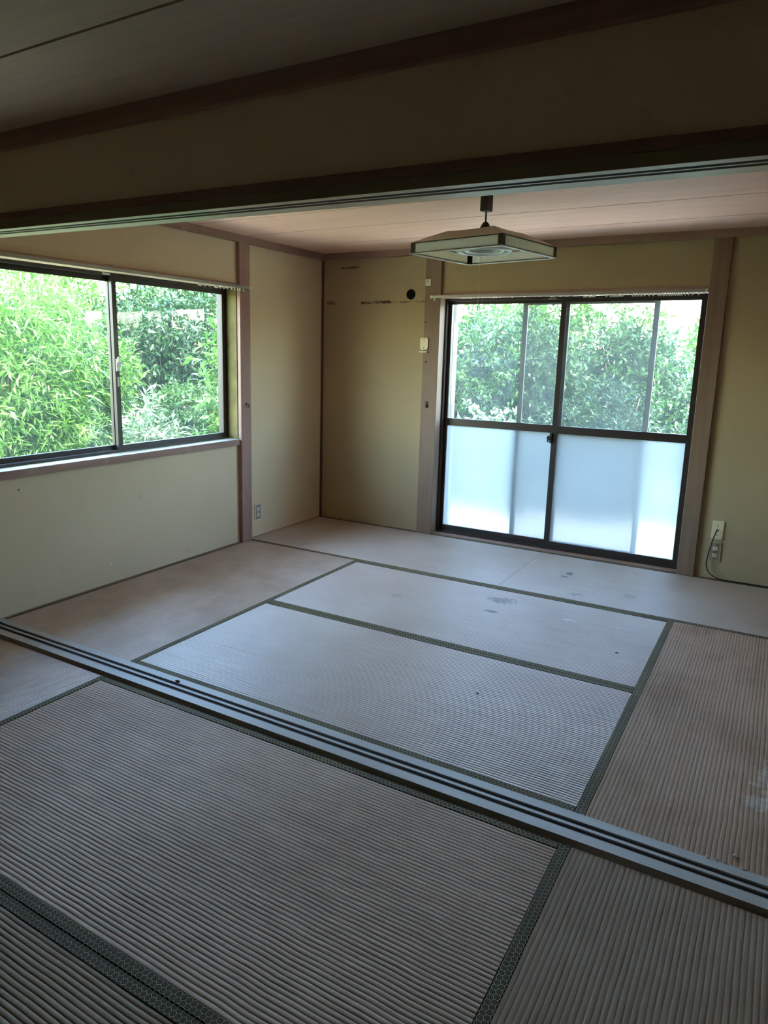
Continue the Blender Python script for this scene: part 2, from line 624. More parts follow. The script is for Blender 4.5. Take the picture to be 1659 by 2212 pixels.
wl = MB()
for (y0, y1, z0, z1) in ((NY - T, WY0, -0.05, 2.3),
                         (WY0, WY1, -0.05, WZ0 - 0.042), (WY0, WY1, WZ1, 2.3), (WY1, FY + T, -0.05, 2.3)):
    wl.quadbox(-T, 0, y0, y1, z0, z1)
obj('wall_left', wl, PLASTER, kind='structure')
wb = MB()
HXc, HZc, HS, HR = 0.786, 1.785, 0.06, 0.038
for (x0, x1, z0, z1) in ((0, HXc - HS, -0.05, 2.3), (HXc + HS, DX0 - 0.005, -0.05, 2.3), (HXc - HS, HXc + HS, -0.05, HZc - HS), (HXc - HS, HXc + HS, HZc + HS, 2.3), (DX0 - 0.005, DX1 + 0.005, DZ1, 2.3), (DX1 + 0.005, FX, -0.05, 2.3)):
    wb.quadbox(x0, x1, FY, FY + T, z0, z1)
nh = 32
b0 = len(wb.v)
for yy in (FY, FY + T):
    for i in range(nh):
        a = 2 * PI * (i + 0.5) / nh
        c_, s_ = math.cos(a), math.sin(a)
        m_ = max(abs(c_), abs(s_))
        wb.v.append((HXc + HS * c_ / m_, yy, HZc + HS * s_ / m_))
        wb.v.append((HXc + HR * c_, yy, HZc + HR * s_))
for i in range(nh):
    j = (i + 1) % nh
    A, B, C_, D_ = b0 + 2 * i, b0 + 2 * j, b0 + 2 * j + 1, b0 + 2 * i + 1
    q = 2 * nh
    wb.f += [(A, B, C_, D_), (A + q, D_ + q, C_ + q, B + q), (D_, C_, C_ + q, D_ + q)]
cs = [b0 + 2 * k_ for k_ in (3, 4, 11, 12, 19, 20, 27, 28)]
wb.v += [(HXc + sx_ * HS, FY, HZc + sz_ * HS) for sx_, sz_ in ((1, 1), (-1, 1), (-1, -1), (1, -1))]
for k_ in range(4):
    wb.f.append((cs[2 * k_], cs[2 * k_ + 1], len(wb.v) - 4 + k_))
wb = obj('wall_back', wb, PLASTER_BACK, kind='structure')
box('wall_right', FX, FX + T, NY - T, FY + T, -0.05, 2.3, PANEL, kind='structure')
box('wall_front', 0, FX, NY - T, NY, -0.05, 2.3, PANEL, kind='structure')
box('wall_divider', 0, FX, -0.135, -0.002, 1.835, 2.3, PLASTER, kind='structure')
# roof slab with eaves that shade the windows
rf = MB().quadbox(-0.70, FX + 0.6, NY - 0.7, FY + 0.62, 2.305, 2.42)
obj('roof', rf, EXT_WALL, kind='structure')


def ceiling(name, y0, y1, z, joints, mat=CEIL):
    c = obj(name, MB().quadbox(0, FX, y0, y1, z + 0.012, z + 0.03), HOLE, kind='structure')
    ed = [y0] + joints + [y1]
    for a, b in zip(ed, ed[1:]):
        g0 = 0.0050 if a != y0 else 0
        g1 = 0.0050 if b != y1 else 0
        box('ceiling_board', 0.0, FX, a + g0, b - g1, z, z + 0.0115, mat, c, bevel=0.0012)
    return c


ceiling('ceiling', 0.0, FY, CZ, [0.45, 0.94, 1.425, 1.905, 2.43])
ceiling('ceiling_front_room', NY, -0.135, NCZ, [-2.55, -2.06, -1.575, -1.09, -0.605], CEIL_FRONT)

# crown mouldings
TR = [0]


def trim(mb, mat, parent=None, bevel=0.0015, label=None, **k):
    TR[0] += 1
    return obj('trim_%d' % TR[0], mb, mat, parent, bevel=bevel, kind='structure', label=label, **k)


trim(MB().quadbox(0, 0.030, 0.0, FY, 2.057, CZ), WOOD_Y)
trim(MB().quadbox(0.030, FX, FY - 0.030, FY, 2.057, CZ), WOOD_X)
trim(MB().quadbox(0.030, FX, 0.0, 0.028, 2.057, CZ), WOOD_X)
trim(MB().quadbox(FX - 0.030, FX, 0.028, FY - 0.030, 2.057, CZ), WOOD_Y)
trim(MB().quadbox(0.0, FX, -0.165, -0.135, 2.100, NCZ), WOOD_X)
trim(MB().quadbox(0, 0.030, NY, -0.165, 2.100, NCZ), WOOD_Y)
trim(MB().quadbox(FX - 0.03, FX, NY, -0.165, 2.100, NCZ), WOOD_Y)


# sliding-door head (kamoi) between the rooms, sagging slightly to the right
def sag(x, y, z):
    return (x, y, z + 0.021 - 0.0105 * x)


kz = 1.795
prof = [(-0.145, kz), (-0.112, kz), (-0.112, kz + 0.015), (-0.088, kz + 0.015), (-0.088, kz), (-0.080, kz), (-0.080, kz + 0.015),
        (-0.056, kz + 0.015), (-0.056, kz), (0.004, kz), (0.004, kz + 0.033), (-0.145, kz + 0.033)]
k = trim(MB().prism(prof, 0.0, FX, 0, sag), KAMOI, bevel=0)
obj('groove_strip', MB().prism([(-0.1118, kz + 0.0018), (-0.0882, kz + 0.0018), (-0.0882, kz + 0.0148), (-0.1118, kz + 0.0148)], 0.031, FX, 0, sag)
    .prism([(-0.0798, kz + 0.0018), (-0.0562, kz + 0.0018), (-0.0562, kz + 0.0148), (-0.0798, kz + 0.0148)], 0.031, FX, 0, sag), GROOVE, k)  # dark strips fill the lintel grooves in place of their shade
obj('face_strip', MB().prism([(-0.1462, kz + 0.0005), (-0.1452, kz + 0.0005), (-0.1452, kz + 0.032), (-0.1462, kz + 0.032)], 0.031, FX, 0, sag), LINTEL_FACE, k)
trim(MB().prism([(-0.152, kz + 0.0332), (-0.1352, kz + 0.0332), (-0.1352, kz + 0.062), (-0.147, kz + 0.062)], 0.0, FX, 0, sag), KAMOI_FACE)

# threshold (shikii)
prof = [(-0.133, -0.04), (-0.133, 0.004), (-0.0925, 0.004), (-0.0925, -0.003), (-0.0725, -0.003), (-0.0725, 0.004), (-0.0605, 0.004),
        (-0.0605, -0.003), (-0.0405, -0.003), (-0.0405, 0.004), (-0.004, 0.004), (-0.004, -0.04)]
sh = trim(MB().prism(prof, 0.0, FX, 0), SHIKII, bevel=0)
obj('groove_strip', MB().quadbox(0.0, FX, -0.092, -0.073, -0.0029, -0.0022).quadbox(0.0, FX, -0.060, -0.041, -0.0029, -0.0022), GROOVE, sh)

# pillars
trim(MB().quadbox(-0.02, 0.030, 1.828, 1.935, 0.0, 2.057), WOOD_Z, bevel=0.003)
trim(MB().quadbox(0.915, DX0, FY - 0.025, FY + 0.07, 0.0, 2.057), WOOD_OLD, bevel=0.003)
trim(MB().quadbox(DX1, 2.885, FY - 0.025, FY + 0.07, 0.0, 2.057), WOOD_OLD, bevel=0.003)
trim(MB().quadbox(0.0, 0.016, FY - 0.016, FY, 0.0, 2.057), WOOD_DARK)
trim(MB().quadbox(0.0, 0.006, -0.145, -0.030, 0.0, 1.81), WOOD_Z, bevel=0.001)
trim(MB().quadbox(FX - 0.03, FX, -0.145, 0.004, 0.0, 1.80), WOOD_Z, bevel=0.003)
trim(MB().quadbox(-0.084, 0.0, 1.822, 1.8278, WZ0, WZ1), REVEAL, bevel=0)
# tatami edging strips at the wall foot
trim(MB().quadbox(0.0, 0.010, 0.004, 1.828, -0.03, 0.004), WOOD_Y)
trim(MB().quadbox(0.0, 0.010, 1.935, FY, -0.03, 0.004), WOOD_Y)
trim(MB().quadbox(0.010, 0.915, FY - 0.010, FY, -0.03, 0.004), WOOD_X)
trim(MB().quadbox(2.885, FX, FY - 0.010, FY, -0.03, 0.004), WOOD_X)
trim(MB().quadbox(0.0, 0.010, -SW - 2 * W, -0.145, -0.04, -0.004), WOOD_Y)
# head batten above the left window, head board and threshold board of the door
trim(MB().quadbox(0.0, 0.016, 0.004, 1.828, 1.768, 1.792), WOOD_Y)
trim(MB().quadbox(DX0, DX1, FY - 0.012, FY + 0.065, DZ1 - 0.012, DZ1 + 0.024), WOOD_X)
trim(MB().quadbox(DX0, DX1, FY - 0.002, FY + 0.062, -0.04, 0.006), WOOD_X)

# sleeve of the round pipe hole
obj('pipe_sleeve', MB().lathe([(0.0365, 0), (0.0365, 0.07), (0.034, 0.07), (0.034, 0.004), (0.0, 0.004)], (0.786, FY + 0.003, 1.785), 28, 'Y'), HOLE,
    kind='structure', smooth=False)


# ------------------------------------------------------------------ window_1 (left), and its twin in the near room
def sash_x(name, parent, xc, y0, y1, z0, z1, sw=0.032, rw=0.030, th=0.022, glass=GLASS):
    """aluminium sash in a plane of constant x, with one pane"""
    f = MB()
    f.quadbox(xc - th / 2, xc + th / 2, y0, y0 + sw, z0, z1)
    f.quadbox(xc - th / 2, xc + th / 2, y1 - sw, y1, z0, z1)
    f.quadbox(xc - th / 2 + 0.001, xc + th / 2 - 0.001, y0 + sw, y1 - sw, z0, z0 + rw)
    f.quadbox(xc - th / 2 + 0.001, xc + th / 2 - 0.001, y0 + sw, y1 - sw, z1 - rw, z1)
    f = obj(name, f, ALU, parent)
    box('glass_pane', xc - 0.0015, xc + 0.0015, y0 + sw - 0.003, y1 - sw + 0.003, z0 + rw - 0.003, z1 - rw + 0.003, glass, f)
    return f


def window_left(name, y0, y1, ym, fine=True):
    w = empty(name, (-0.1, y0, WZ0), kind='structure')
    fr = MB()
    xa, xb = -0.165, -0.085
    fr.quadbox(xa, xb, y0, y0 + 0.018, WZ0, WZ1)
    fr.quadbox(xa, xb, y1 - 0.018, y1, WZ0, WZ1)
    fr.quadbox(xa, xb, y0 + 0.018, y1 - 0.018, WZ0, WZ0 + 0.016)
    fr.quadbox(xa, xb, y0 + 0.018, y1 - 0.018, WZ1 - 0.016, WZ1)
    for xr in (-0.118, -0.152):
        fr.quadbox(xr, xr + 0.003, y0 + 0.018, y1 - 0.018, WZ0 + 0.016, WZ0 + 0.024)
    obj('window_frame', fr, ALU, w)
    s1 = sash_x('sash', w, -0.101, ym - 0.016, y1 - 0.018, WZ0 + 0.012, WZ1 - 0.014)
    sash_x('sash', w, -0.134, y0 + 0.016, ym + 0.018, WZ0 + 0.012, WZ1 - 0.014)
    if fine:
        lk = MB()
        zc = 1.255
        lk.quadbox(-0.090, -0.078, ym - 0.012, ym + 0.008, zc - 0.035, zc + 0.035)
        lk.lathe([(0.0, -0.004), (0.017, -0.004), (0.017, 0.004), (0.0, 0.004)], (-0.074, ym - 0.004, zc), 16, 'X')
        lk.quadbox(-0.076, -0.066, ym - 0.010, ym - 0.001, zc + 0.004, zc + 0.045)
        obj('latch', lk, STEEL, s1, bevel=0.001)
        box('latch_label', -0.090, -0.0885, ym - 0.004, ym + 0.010, zc - 0.125, zc - 0.070, WHITE, s1)
        box('roller_stop', -0.0855, -0.080, ym - 0.080, ym - 0.030, WZ1 - 0.014, WZ1 - 0.004, WHITE, w)
    sb = MB().quadbox(-0.083, 0.014, y0, y1, WZ0 - 0.042, WZ0)
    obj('window_sill', sb, SILL_TOP if fine else WOOD_Y, w, bevel=0.002)
    if fine:
        box('sill_edge', 0.0142, 0.0165, y0, y1 - 0.002, WZ0 - 0.042, WZ0 - 0.003, WOOD_Y, w)
    return w


window_left('window_1', WY0 + 0.004, WY1, 0.875)

# ------------------------------------------------------------------ door_1: sliding glass door at the back
d = empty('door_1', ((DX0 + DX1) / 2, 2.97, 0), kind='structure')
fr = MB()
ya, yb = 2.930, 3.020
z0, z1 = 0.006, DZ1 - 0.012
fr.quadbox(DX0, DX0 + 0.014, ya, yb, z0, z1)
fr.quadbox(DX1 - 0.014, DX1, ya, yb, z0, z1)
fr.quadbox(DX0 + 0.014, DX1 - 0.014, ya, yb, z1 - 0.018, z1)
fr.quadbox(DX0 + 0.014, DX1 - 0.014, ya, yb, z0 - 0.03, z0 + 0.014)
for yr in (2.948, 2.976, 3.004):
    fr.quadbox(DX0 + 0.014, DX1 - 0.014, yr, yr + 0.003, z0 + 0.014, z0 + 0.022)
obj('door_frame', fr, ALU, d)


def panel_y(parent, yc, x0, x1, left=True):
    th = 0.022
    zb, zt = 0.014, z1 - 0.012
    f = MB()
    sl_, sr_ = 0.036, 0.036
    f.quadbox(x0, x0 + sl_, yc - th / 2, yc + th / 2, zb, zt)
    f.quadbox(x1 - sr_, x1, yc - th / 2, yc + th / 2, zb, zt)
    a, b = yc - th / 2 + 0.001, yc + th / 2 - 0.001
    f.quadbox(x0 + sl_, x1 - sr_, a, b, zb, 0.060)
    f.quadbox(x0 + sl_, x1 - sr_, a, b, 0.832, 0.886)
    f.quadbox(x0 + sl_, x1 - sr_, a, b, 1.714, zt)
    p = obj('sliding_panel', f, ALU, parent)
    box('frosted_pane', x0 + sl_ - 0.003, x1 - sr_ + 0.003, yc - 0.002, yc + 0.002, 0.058, 0.835, FROST, p)
    box('glass_pane', x0 + sl_ - 0.003, x1 - sr_ + 0.003, yc - 0.002, yc + 0.002, 0.884, 1.717, GLASS_DOOR, p)
    return p


pin = panel_y(d, 2.947, 1.886, DX1 - 0.006)
pout = panel_y(d, 2.975, DX0 + 0.004, 1.938)
lk = MB()
lk.quadbox(1.876, 1.892, 2.922, 2.937, 0.765, 0.835)
lk.lathe([(0.0, -0.004), (0.016, -0.004), (0.016, 0.004), (0.0, 0.004)], (1.874, 2.920, 0.800), 16, 'Y')
lk.quadbox(1.862, 1.873, 2.914, 2.924, 0.770, 0.812)
obj('latch', lk, BLACK, pin, bevel=0.001)
box('roller_stop', 1.800, 1.850, 2.924, 2.930, z1 - 0.020, z1 - 0.008, GREYPL, d)
sc = MB()
sx0, sx1, sy = 1.606, 2.500, 3.003
sc.quadbox(sx0, sx0 + 0.034, sy - 0.008, sy + 0.008, 0.02, z1 - 0.02)
sc.quadbox(sx1 - 0.034, sx1, sy - 0.008, sy + 0.008, 0.02, z1 - 0.02)
sc.quadbox(sx0 + 0.034, sx1 - 0.034, sy - 0.007, sy + 0.007, 0.02, 0.054)
sc.quadbox(sx0 + 0.034, sx1 - 0.034, sy - 0.007, sy + 0.007, 0.842, 0.876)
sc.quadbox(sx0 + 0.034, sx1 - 0.034, sy - 0.007, sy + 0.007, z1 - 0.048, z1 - 0.02)
sp = obj('insect_screen', sc, ALU_GREY, d, label='grey framed insect screen outside the glass')
box('screen_mesh', sx0 + 0.03, sx1 - 0.03, sy - 0.0005, sy + 0.0005, 0.05, z1 - 0.045, SCREEN, sp)
# pale shutter casing outside, left of the door
st = MB().quadbox(0.55, 1.052, 3.025, 3.115, -0.02, 1.84)
st.quadbox(1.052, 1.075, 3.060, 3.100, -0.02, 1.84)
obj('trim_shutter_casing', st, SHUTTER, kind='structure', bevel=0.004)


# ------------------------------------------------------------------ curtain rails
def rail(axis, a0, a1, off, z, runners, label, face):
    """c-shaped rail; axis 'y' lies along y at x=off, axis 'x' lies along x at y=off"""
    if axis == 'y':
        r = empty('curtain_rail', (off, (a0 + a1) / 2, z), label, 'curtain rail')
    else:
        r = empty('curtain_rail', ((a0 + a1) / 2, off, z), label, 'curtain rail')
    h, w, t_ = 0.016, 0.014, 0.0015
    pr_ = [(-w / 2, 0), (-w / 2 + 0.004, 0), (-w / 2 + 0.004, t_), (-w / 2 + t_, t_), (-w / 2 + t_, h - t_), (w / 2 - t_, h - t_), (w / 2 - t_, t_), (w / 2 - 0.004, t_), (w / 2 - 0.004, 0), (w / 2, 0), (w / 2, h), (-w / 2, h)]
    pr_ = [(off + p, z + q) for p, q in pr_]
    mb = MB().prism(pr_, a0, a1, 1 if axis == 'y' else 0)
    obj('rail', mb, ALU_PALE, r)
    cap = MB()
    br = []
    for q in np.linspace(a0 + 0.06, a1 - 0.06, 4):
        b = MB()
        lo, hi = sorted((off - (0.004 if face > 0 else -0.004), off - face * 0.030))
        if axis == 'y':
            b.quadbox(lo, hi, q - 0.012, q + 0.012, z + h, z + h + 0.003)
        else:
            b.quadbox(q - 0.012, q + 0.012, lo, hi, z + h, z + h + 0.003)
        obj('bracket', b, STEEL, r)
    for e in (a0, a1):
        c = MB()
        if axis == 'y':
            c.quadbox(off - 0.009, off + 0.009, e - 0.006, e + 0.006, z - 0.002, z + h + 0.001)
        else:
            c.quadbox(e - 0.006, e + 0.006, off - 0.009, off + 0.009, z - 0.002, z + h + 0.001)
        obj('end_cap', c, WHITE, r, bevel=0.001)
    proto = None
    for q in runners:
        if proto is None:
            m = MB()
            m.quadbox(-0.003, 0.003, -0.0025, 0.0025, z - 0.012, z + 0.004)
            m.lathe([(0.0, -0.0015), (0.0055, -0.0015), (0.0055, 0.0015), (0.0, 0.0015)], (0, 0, z - 0.014), 10, 'X')
            proto = obj('runner', m, WHITE, r, origin=(0, 0, z))
            c = proto
        else:
            c = proto.copy()
            COL.objects.link(c)
        c.location = Vector(((off, q, z) if axis == 'y' else (q, off, z))) - Vector(r.location)
        if axis == 'x':
            c.rotation_euler = (0, 0, PI / 2)
    return r


rail('y', 0.02, 1.925, 0.034, 1.762, [1.43, 1.445, 1.455, 1.49, 1.53, 1.58, 1.592, 1.604, 1.63, 1.66, 1.672, 1.70, 1.74, 1.77, 1.80, 1.825, 1.855, 1.865],
     'pale metal curtain rail above the left window with white runners', 1)
rail('x', 0.975, 2.775, 2.822, 1.752,
     [1.0, 2.06, 2.072, 2.09, 2.102, 2.114, 2.126, 2.20, 2.225, 2.237, 2.249, 2.261, 2.273, 2.285, 2.297, 2.36, 2.374, 2.392, 2.41, 2.43, 2.455, 2.48, 2.51, 2.525, 2.54, 2.555, 2.57, 2.582, 2.594, 2.606, 2.618, 2.63, 2.642, 2.66, 2.68, 2.70, 2.735],
     'pale metal curtain rail across the top of the glass door', -1)


# ------------------------------------------------------------------ tatami mats
def ribs_mesh(x0, x1, y0, y1, along, ztop, z0, depth=0.0026):
    """corrugated woven top (real ribs) with straight sides; ribs run along the given axis"""
    nrib = 65
    L0, L1, A0, A1 = (x0, x1, y0, y1) if along == 'x' else (y0, y1, x0, x1)
    na = nrib * 6
    nl = 28
    fr_ = np.array([0.0, 0.07, 0.24, 0.5, 0.76, 0.93])
    hh = np.array([0.0, 0.42, 0.86, 1.0, 0.86, 0.42])
    vv = np.concatenate([(np.arange(nrib)[:, None] + fr_[None, :]).ravel() / nrib, [1.0]])
    h = -depth * (1 - np.concatenate([np.tile(hh, nrib), [0.0]]))
    uu = np.linspace(0, 1, nl + 1)
    U, V = np.meshgrid(uu, vv, indexing='ij')
    r = np.random.default_rng(int(abs(x0 * 100) + abs(y0 * 1000)) + 3)
    wob = r.normal(0, 0.0007, (nl + 1, 1)) + r.normal(0, 0.00035, (nl + 1, na + 1))
    wob[:, 0] = wob[:, -1] = 0
    wob[0] = wob[-1] = 0
    H = np.tile(h, (nl + 1, 1)) + r.normal(0, 0.00012, (nl + 1, na + 1)) + ztop
    H = np.minimum(H, ztop + 0.0003)
    Lc = L0 + U * (L1 - L0)
    Ac = A0 + V * (A1 - A0) + wob
    mb = MB()
    if along == 'x':
        P = np.stack([Lc, Ac, H], -1)
    else:
        P = np.stack([Ac, Lc, H], -1)
    mb.v = [tuple(p) for p in P.reshape(-1, 3)]
    uvs = np.stack([Lc, Ac], -1).reshape(-1, 2).tolist()
    n1 = na + 1
    flip = along != 'x'
    for i in range(nl):
        for j in range(na):
            q = (i * n1 + j, (i + 1) * n1 + j, (i + 1) * n1 + j + 1, i * n1 + j + 1)
            mb.f.append(q if not flip else q[::-1])
    b = len(mb.v)
    c = [(x0, y0), (x1, y0), (x1, y1), (x0, y1)]
    for z in (ztop - 0.0015, z0):
        for (x, y) in c:
            mb.v.append((x, y, z))
            uvs.append((x, y) if along == 'x' else (y, x))
    for i in range(4):
        j = (i + 1) % 4
        mb.f.append((b + 4 + i, b + 4 + j, b + j, b + i))
    mb.uv = uvs
    return mb


def border_mesh(x0, x1, y0, y1, along, zt, zb, off):
    mb = MB()
    n = 14
    e = 0.0012
    r = random.Random(int(x0 * 50 + y0 * 77))
    L0, L1, A0, A1 = (x0, x1, y0, y1) if along == 'x' else (y0, y1, x0, x1)
    uvs = []
    prof = [(A0, zb), (A0, zt - e), (A0 + e, zt), (A1 - e, zt), (A1, zt - e), (A1, zb)]
    for i in range(n + 1):
        l = L0 + (L1 - L0) * i / n
        w = r.uniform(-0.0006, 0.0006) if 0 < i < n else 0
        for (a, z) in prof:
            aa = a + w
            mb.v.append((l, aa, z) if along == 'x' else (aa, l, z))
            uvs.append((l, a - A0 + off))
    m = len(prof)
    for i in range(n):
        for j in range(m - 1):
            q = (i * m + j, (i + 1) * m + j, (i + 1) * m + j + 1, i * m + j + 1)
            mb.f.append(q if along == 'x' else q[::-1])
    mb.uv = uvs
    return mb


BW = 0.030


def tatami(x0, x1, y0, y1, along, mat, label, dz=0.0, depth=0.0026):
    g = 0.0012
    x0, x1, y0, y1 = x0 + g, x1 - g, y0 + g, y1 - g
    t = empty('tatami_mat', ((x0 + x1) / 2, (y0 + y1) / 2, -0.05 + dz), label, 'tatami mat', 'tatami mats covering the floor')
    if along == 'x':
        s = (x0, x1, y0 + BW, y1 - BW)
        bs = [(x0, x1, y0, y0 + BW), (x0, x1, y1 - BW, y1)]
    else:
        s = (x0 + BW, x1 - BW, y0, y1)
        bs = [(x0, x0 + BW, y0, y1), (x1 - BW, x1, y0, y1)]
    obj('woven_surface', ribs_mesh(*s, along, 0.0 + dz, -0.05, depth), mat, t, smooth=True)
    for i, b in enumerate(bs):
        obj('cloth_border', border_mesh(*b, along, 0.0012 + dz, -0.05, 0.0 if i else 0.004), BORDER, t)
    return t


TINT = (1, 1, 1)
M_A = m_tatami('rush_weave_light', (1.0, 1.0, 1.0))
M_B = m_tatami('rush_weave_stained', (1.0, 1.0, 1.02), 0.0,
               [(2.02, 1.705, 0.085, 0.055, lin(70, 58, 56), 0.65), (2.035, 1.50, 0.045, 0.022, lin(66, 54, 52), 0.7), (1.50, 1.44, 0.06, 0.04, lin(150, 128, 110), 0.6),
                (2.42, 1.62, 0.05, 0.02, lin(205, 200, 196), 0.6)])
M_C = m_tatami('rush_weave_back', (0.96, 1.0, 1.04), 0.08,
               [(2.20, 2.44, 0.045, 0.030, lin(52, 42, 36), 0.8), (2.20, 2.36, 0.03, 0.02, lin(52, 42, 36), 0.7), (2.35, 2.06, 0.05, 0.03, lin(120, 105, 95), 0.5), (2.62, 2.20, 0.05, 0.05, lin(130, 112, 98), 0.4)], 0.40)
M_D = m_tatami('rush_weave_brown', (0.80, 0.66, 0.54), 0.7,
               [(3.42, 0.52, 0.10, 0.17, lin(205, 196, 184), 0.4), (3.34, 0.36, 0.06, 0.05, lin(196, 186, 172), 0.5)], 0.72)
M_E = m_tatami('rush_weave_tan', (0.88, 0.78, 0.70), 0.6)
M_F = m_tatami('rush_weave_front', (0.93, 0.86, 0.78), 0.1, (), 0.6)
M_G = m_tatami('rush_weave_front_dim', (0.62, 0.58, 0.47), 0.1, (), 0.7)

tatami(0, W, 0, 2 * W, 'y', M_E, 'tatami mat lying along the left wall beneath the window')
tatami(W, 3 * W, 0, W, 'x', M_A, 'ribbed tatami mat just beyond the grooved threshold, middle of the far room')
tatami(W, 3 * W, W, 2 * W, 'x', M_B, 'tatami mat with dark scuff stains, middle of the far room')
tatami(3 * W, 4 * W, 0, 2 * W, 'y', M_D, 'browned tatami mat with pale scuffs at the right of the far room', 0.0, 0.0011)
tatami(0, 2 * W, 2 * W, 3 * W, 'x', M_C, 'tatami mat in the back row from the far left corner')
tatami(2 * W, 4 * W, 2 * W, 3 * W, 'x', M_C, 'tatami mat in the back row below the right half of the glass door')
ND = -0.007
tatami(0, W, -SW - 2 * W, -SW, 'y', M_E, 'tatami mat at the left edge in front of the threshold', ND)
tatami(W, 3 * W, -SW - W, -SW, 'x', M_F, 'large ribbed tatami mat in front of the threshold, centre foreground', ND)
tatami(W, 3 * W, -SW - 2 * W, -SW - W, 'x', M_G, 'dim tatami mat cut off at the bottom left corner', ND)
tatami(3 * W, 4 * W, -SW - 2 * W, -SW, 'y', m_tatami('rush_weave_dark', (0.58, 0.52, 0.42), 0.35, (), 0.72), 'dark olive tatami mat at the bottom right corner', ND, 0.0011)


# ------------------------------------------------------------------ sockets, plates, cable
def slots_y(parent, x, z, y, s=0.004):
    """a white two-pole socket facing -y"""
    k = box('socket', x - 0.013, x + 0.013, y - 0.004, y, z - 0.0115, z + 0.0115, WHITE, parent, bevel=0.0015)
    for dx in (-0.005, 0.005):
        box('slot', x + dx - 0.0012, x + dx + 0.0012, y - 0.0046, y - 0.0038, z - 0.005, z + 0.005, BLACK, k)


# socket on the left wall
o = empty('wall_socket', (0.0, 2.034, 0.122), 'double socket with grey plate and pale frame low on the left wall', 'wall socket')
mb = MB()
mb.quadbox(0, 0.006, 1.998, 2.005, 0.122, 0.245).quadbox(0, 0.006, 2.063, 2.070, 0.122, 0.245)
mb.quadbox(0, 0.006, 2.005, 2.063, 0.122, 0.129).quadbox(0, 0.006, 2.005, 2.063, 0.238, 0.245)
obj('plate_frame', mb, CREAM, o)
box('cover_plate', 0, 0.0045, 2.005, 2.063, 0.129, 0.238, GREYPL, o)
for z in (0.162, 0.205):
    s_ = box('socket', 0.0045, 0.0075, 2.020, 2.048, z - 0.013, z + 0.013, WHITE, o, bevel=0.001)
    for dy in (-0.005, 0.005):
        box('slot', 0.007, 0.0079, 2.034 + dy - 0.0012, 2.034 + dy + 0.0012, z - 0.005, z + 0.005, BLACK, s_)

# blank cream plate with cable, and the socket below it
Yb = FY
o = empty('cable_plate', (2.991, Yb, 0.257), 'cream blank plate with a black cable coming out, right of the door', 'wall plate')
box('cover_plate', 2.957, 3.024, Yb - 0.007, Yb, 0.257, 0.374, CREAM, o, bevel=0.0015)
for z in (0.345, 0.282):
    obj('screw', MB().lathe([(0, 0), (0.0035, 0), (0.0035, 0.002), (0, 0.002)], (2.990, Yb - 0.009, z), 10, 'Y'), BLACK, o)
obj('cable_hole', MB().lathe([(0, 0), (0.006, 0), (0.006, 0.002), (0, 0.002)], (2.990, Yb - 0.0085, 0.316), 14, 'Y'), HOLE, o)
o = empty('wall_socket', (2.989, Yb, 0.115), 'double socket with a wall-coloured plate beneath the cream cable plate', 'wall socket')
TANEDGE = m_plain('tan_plate_edge', lin(176, 160, 126), 0.5)
mb = MB()
mb.quadbox(2.957, 2.961, Yb - 0.007, Yb, 0.115, 0.236).quadbox(3.018, 3.022, Yb - 0.007, Yb, 0.115, 0.236)
mb.quadbox(2.961, 3.018, Yb - 0.007, Yb, 0.115, 0.119).quadbox(2.961, 3.018, Yb - 0.007, Yb, 0.232, 0.236)
obj('plate_frame', mb, TANEDGE, o)
box('cover_plate', 2.961, 3.018, Yb - 0.005, Yb, 0.119, 0.232, m_plain('tan_plate', lin(140, 124, 98), 0.5), o)
slots_y(o, 2.990, 0.197, Yb - 0.005)
slots_y(o, 2.990, 0.153, Yb - 0.005)
pts = [(2.990, Yb - 0.006, 0.316), (2.989, Yb - 0.022, 0.318), (2.984, Yb - 0.032, 0.306), (2.975, Yb - 0.034, 0.27), (2.965, Yb - 0.030, 0.22), (2.957, Yb - 0.026, 0.17), (2.952, Yb - 0.026, 0.12),
       (2.953, Yb - 0.028, 0.085), (2.965, Yb - 0.032, 0.055), (2.995, Yb - 0.034, 0.027), (3.035, Yb - 0.033, 0.012), (3.09, Yb - 0.028, 0.008), (3.18, Yb - 0.022, 0.0075),
       (3.30, Yb - 0.022, 0.0065), (3.50, Yb - 0.024, 0.0055), (FX - 0.01, Yb - 0.022, 0.0055)]


def smooth_pts(P, n=6):
    P = [Vector(p) for p in P]
    out = []
    for i in range(len(P) - 1):
        p0, p1, p2, p3 = P[max(i - 1, 0)], P[i], P[i + 1], P[min(i + 2, len(P) - 1)]
        for k_ in range(n):
            t_ = k_ / n
            out.append(0.5 * ((2 * p1) + (p2 - p0) * t_ + (2 * p0 - 5 * p1 + 4 * p2 - p3) * t_ ** 2 + (3 * p1 - p0 - 3 * p2 + p3) * t_ ** 3))
    out.append(P[-1])
    return out


obj('cable', MB().tube(smooth_pts(pts), 0.0036, 8), BLACK, smooth=True, label='black cable hanging from the cream plate and running along the wall foot', cat='cable')

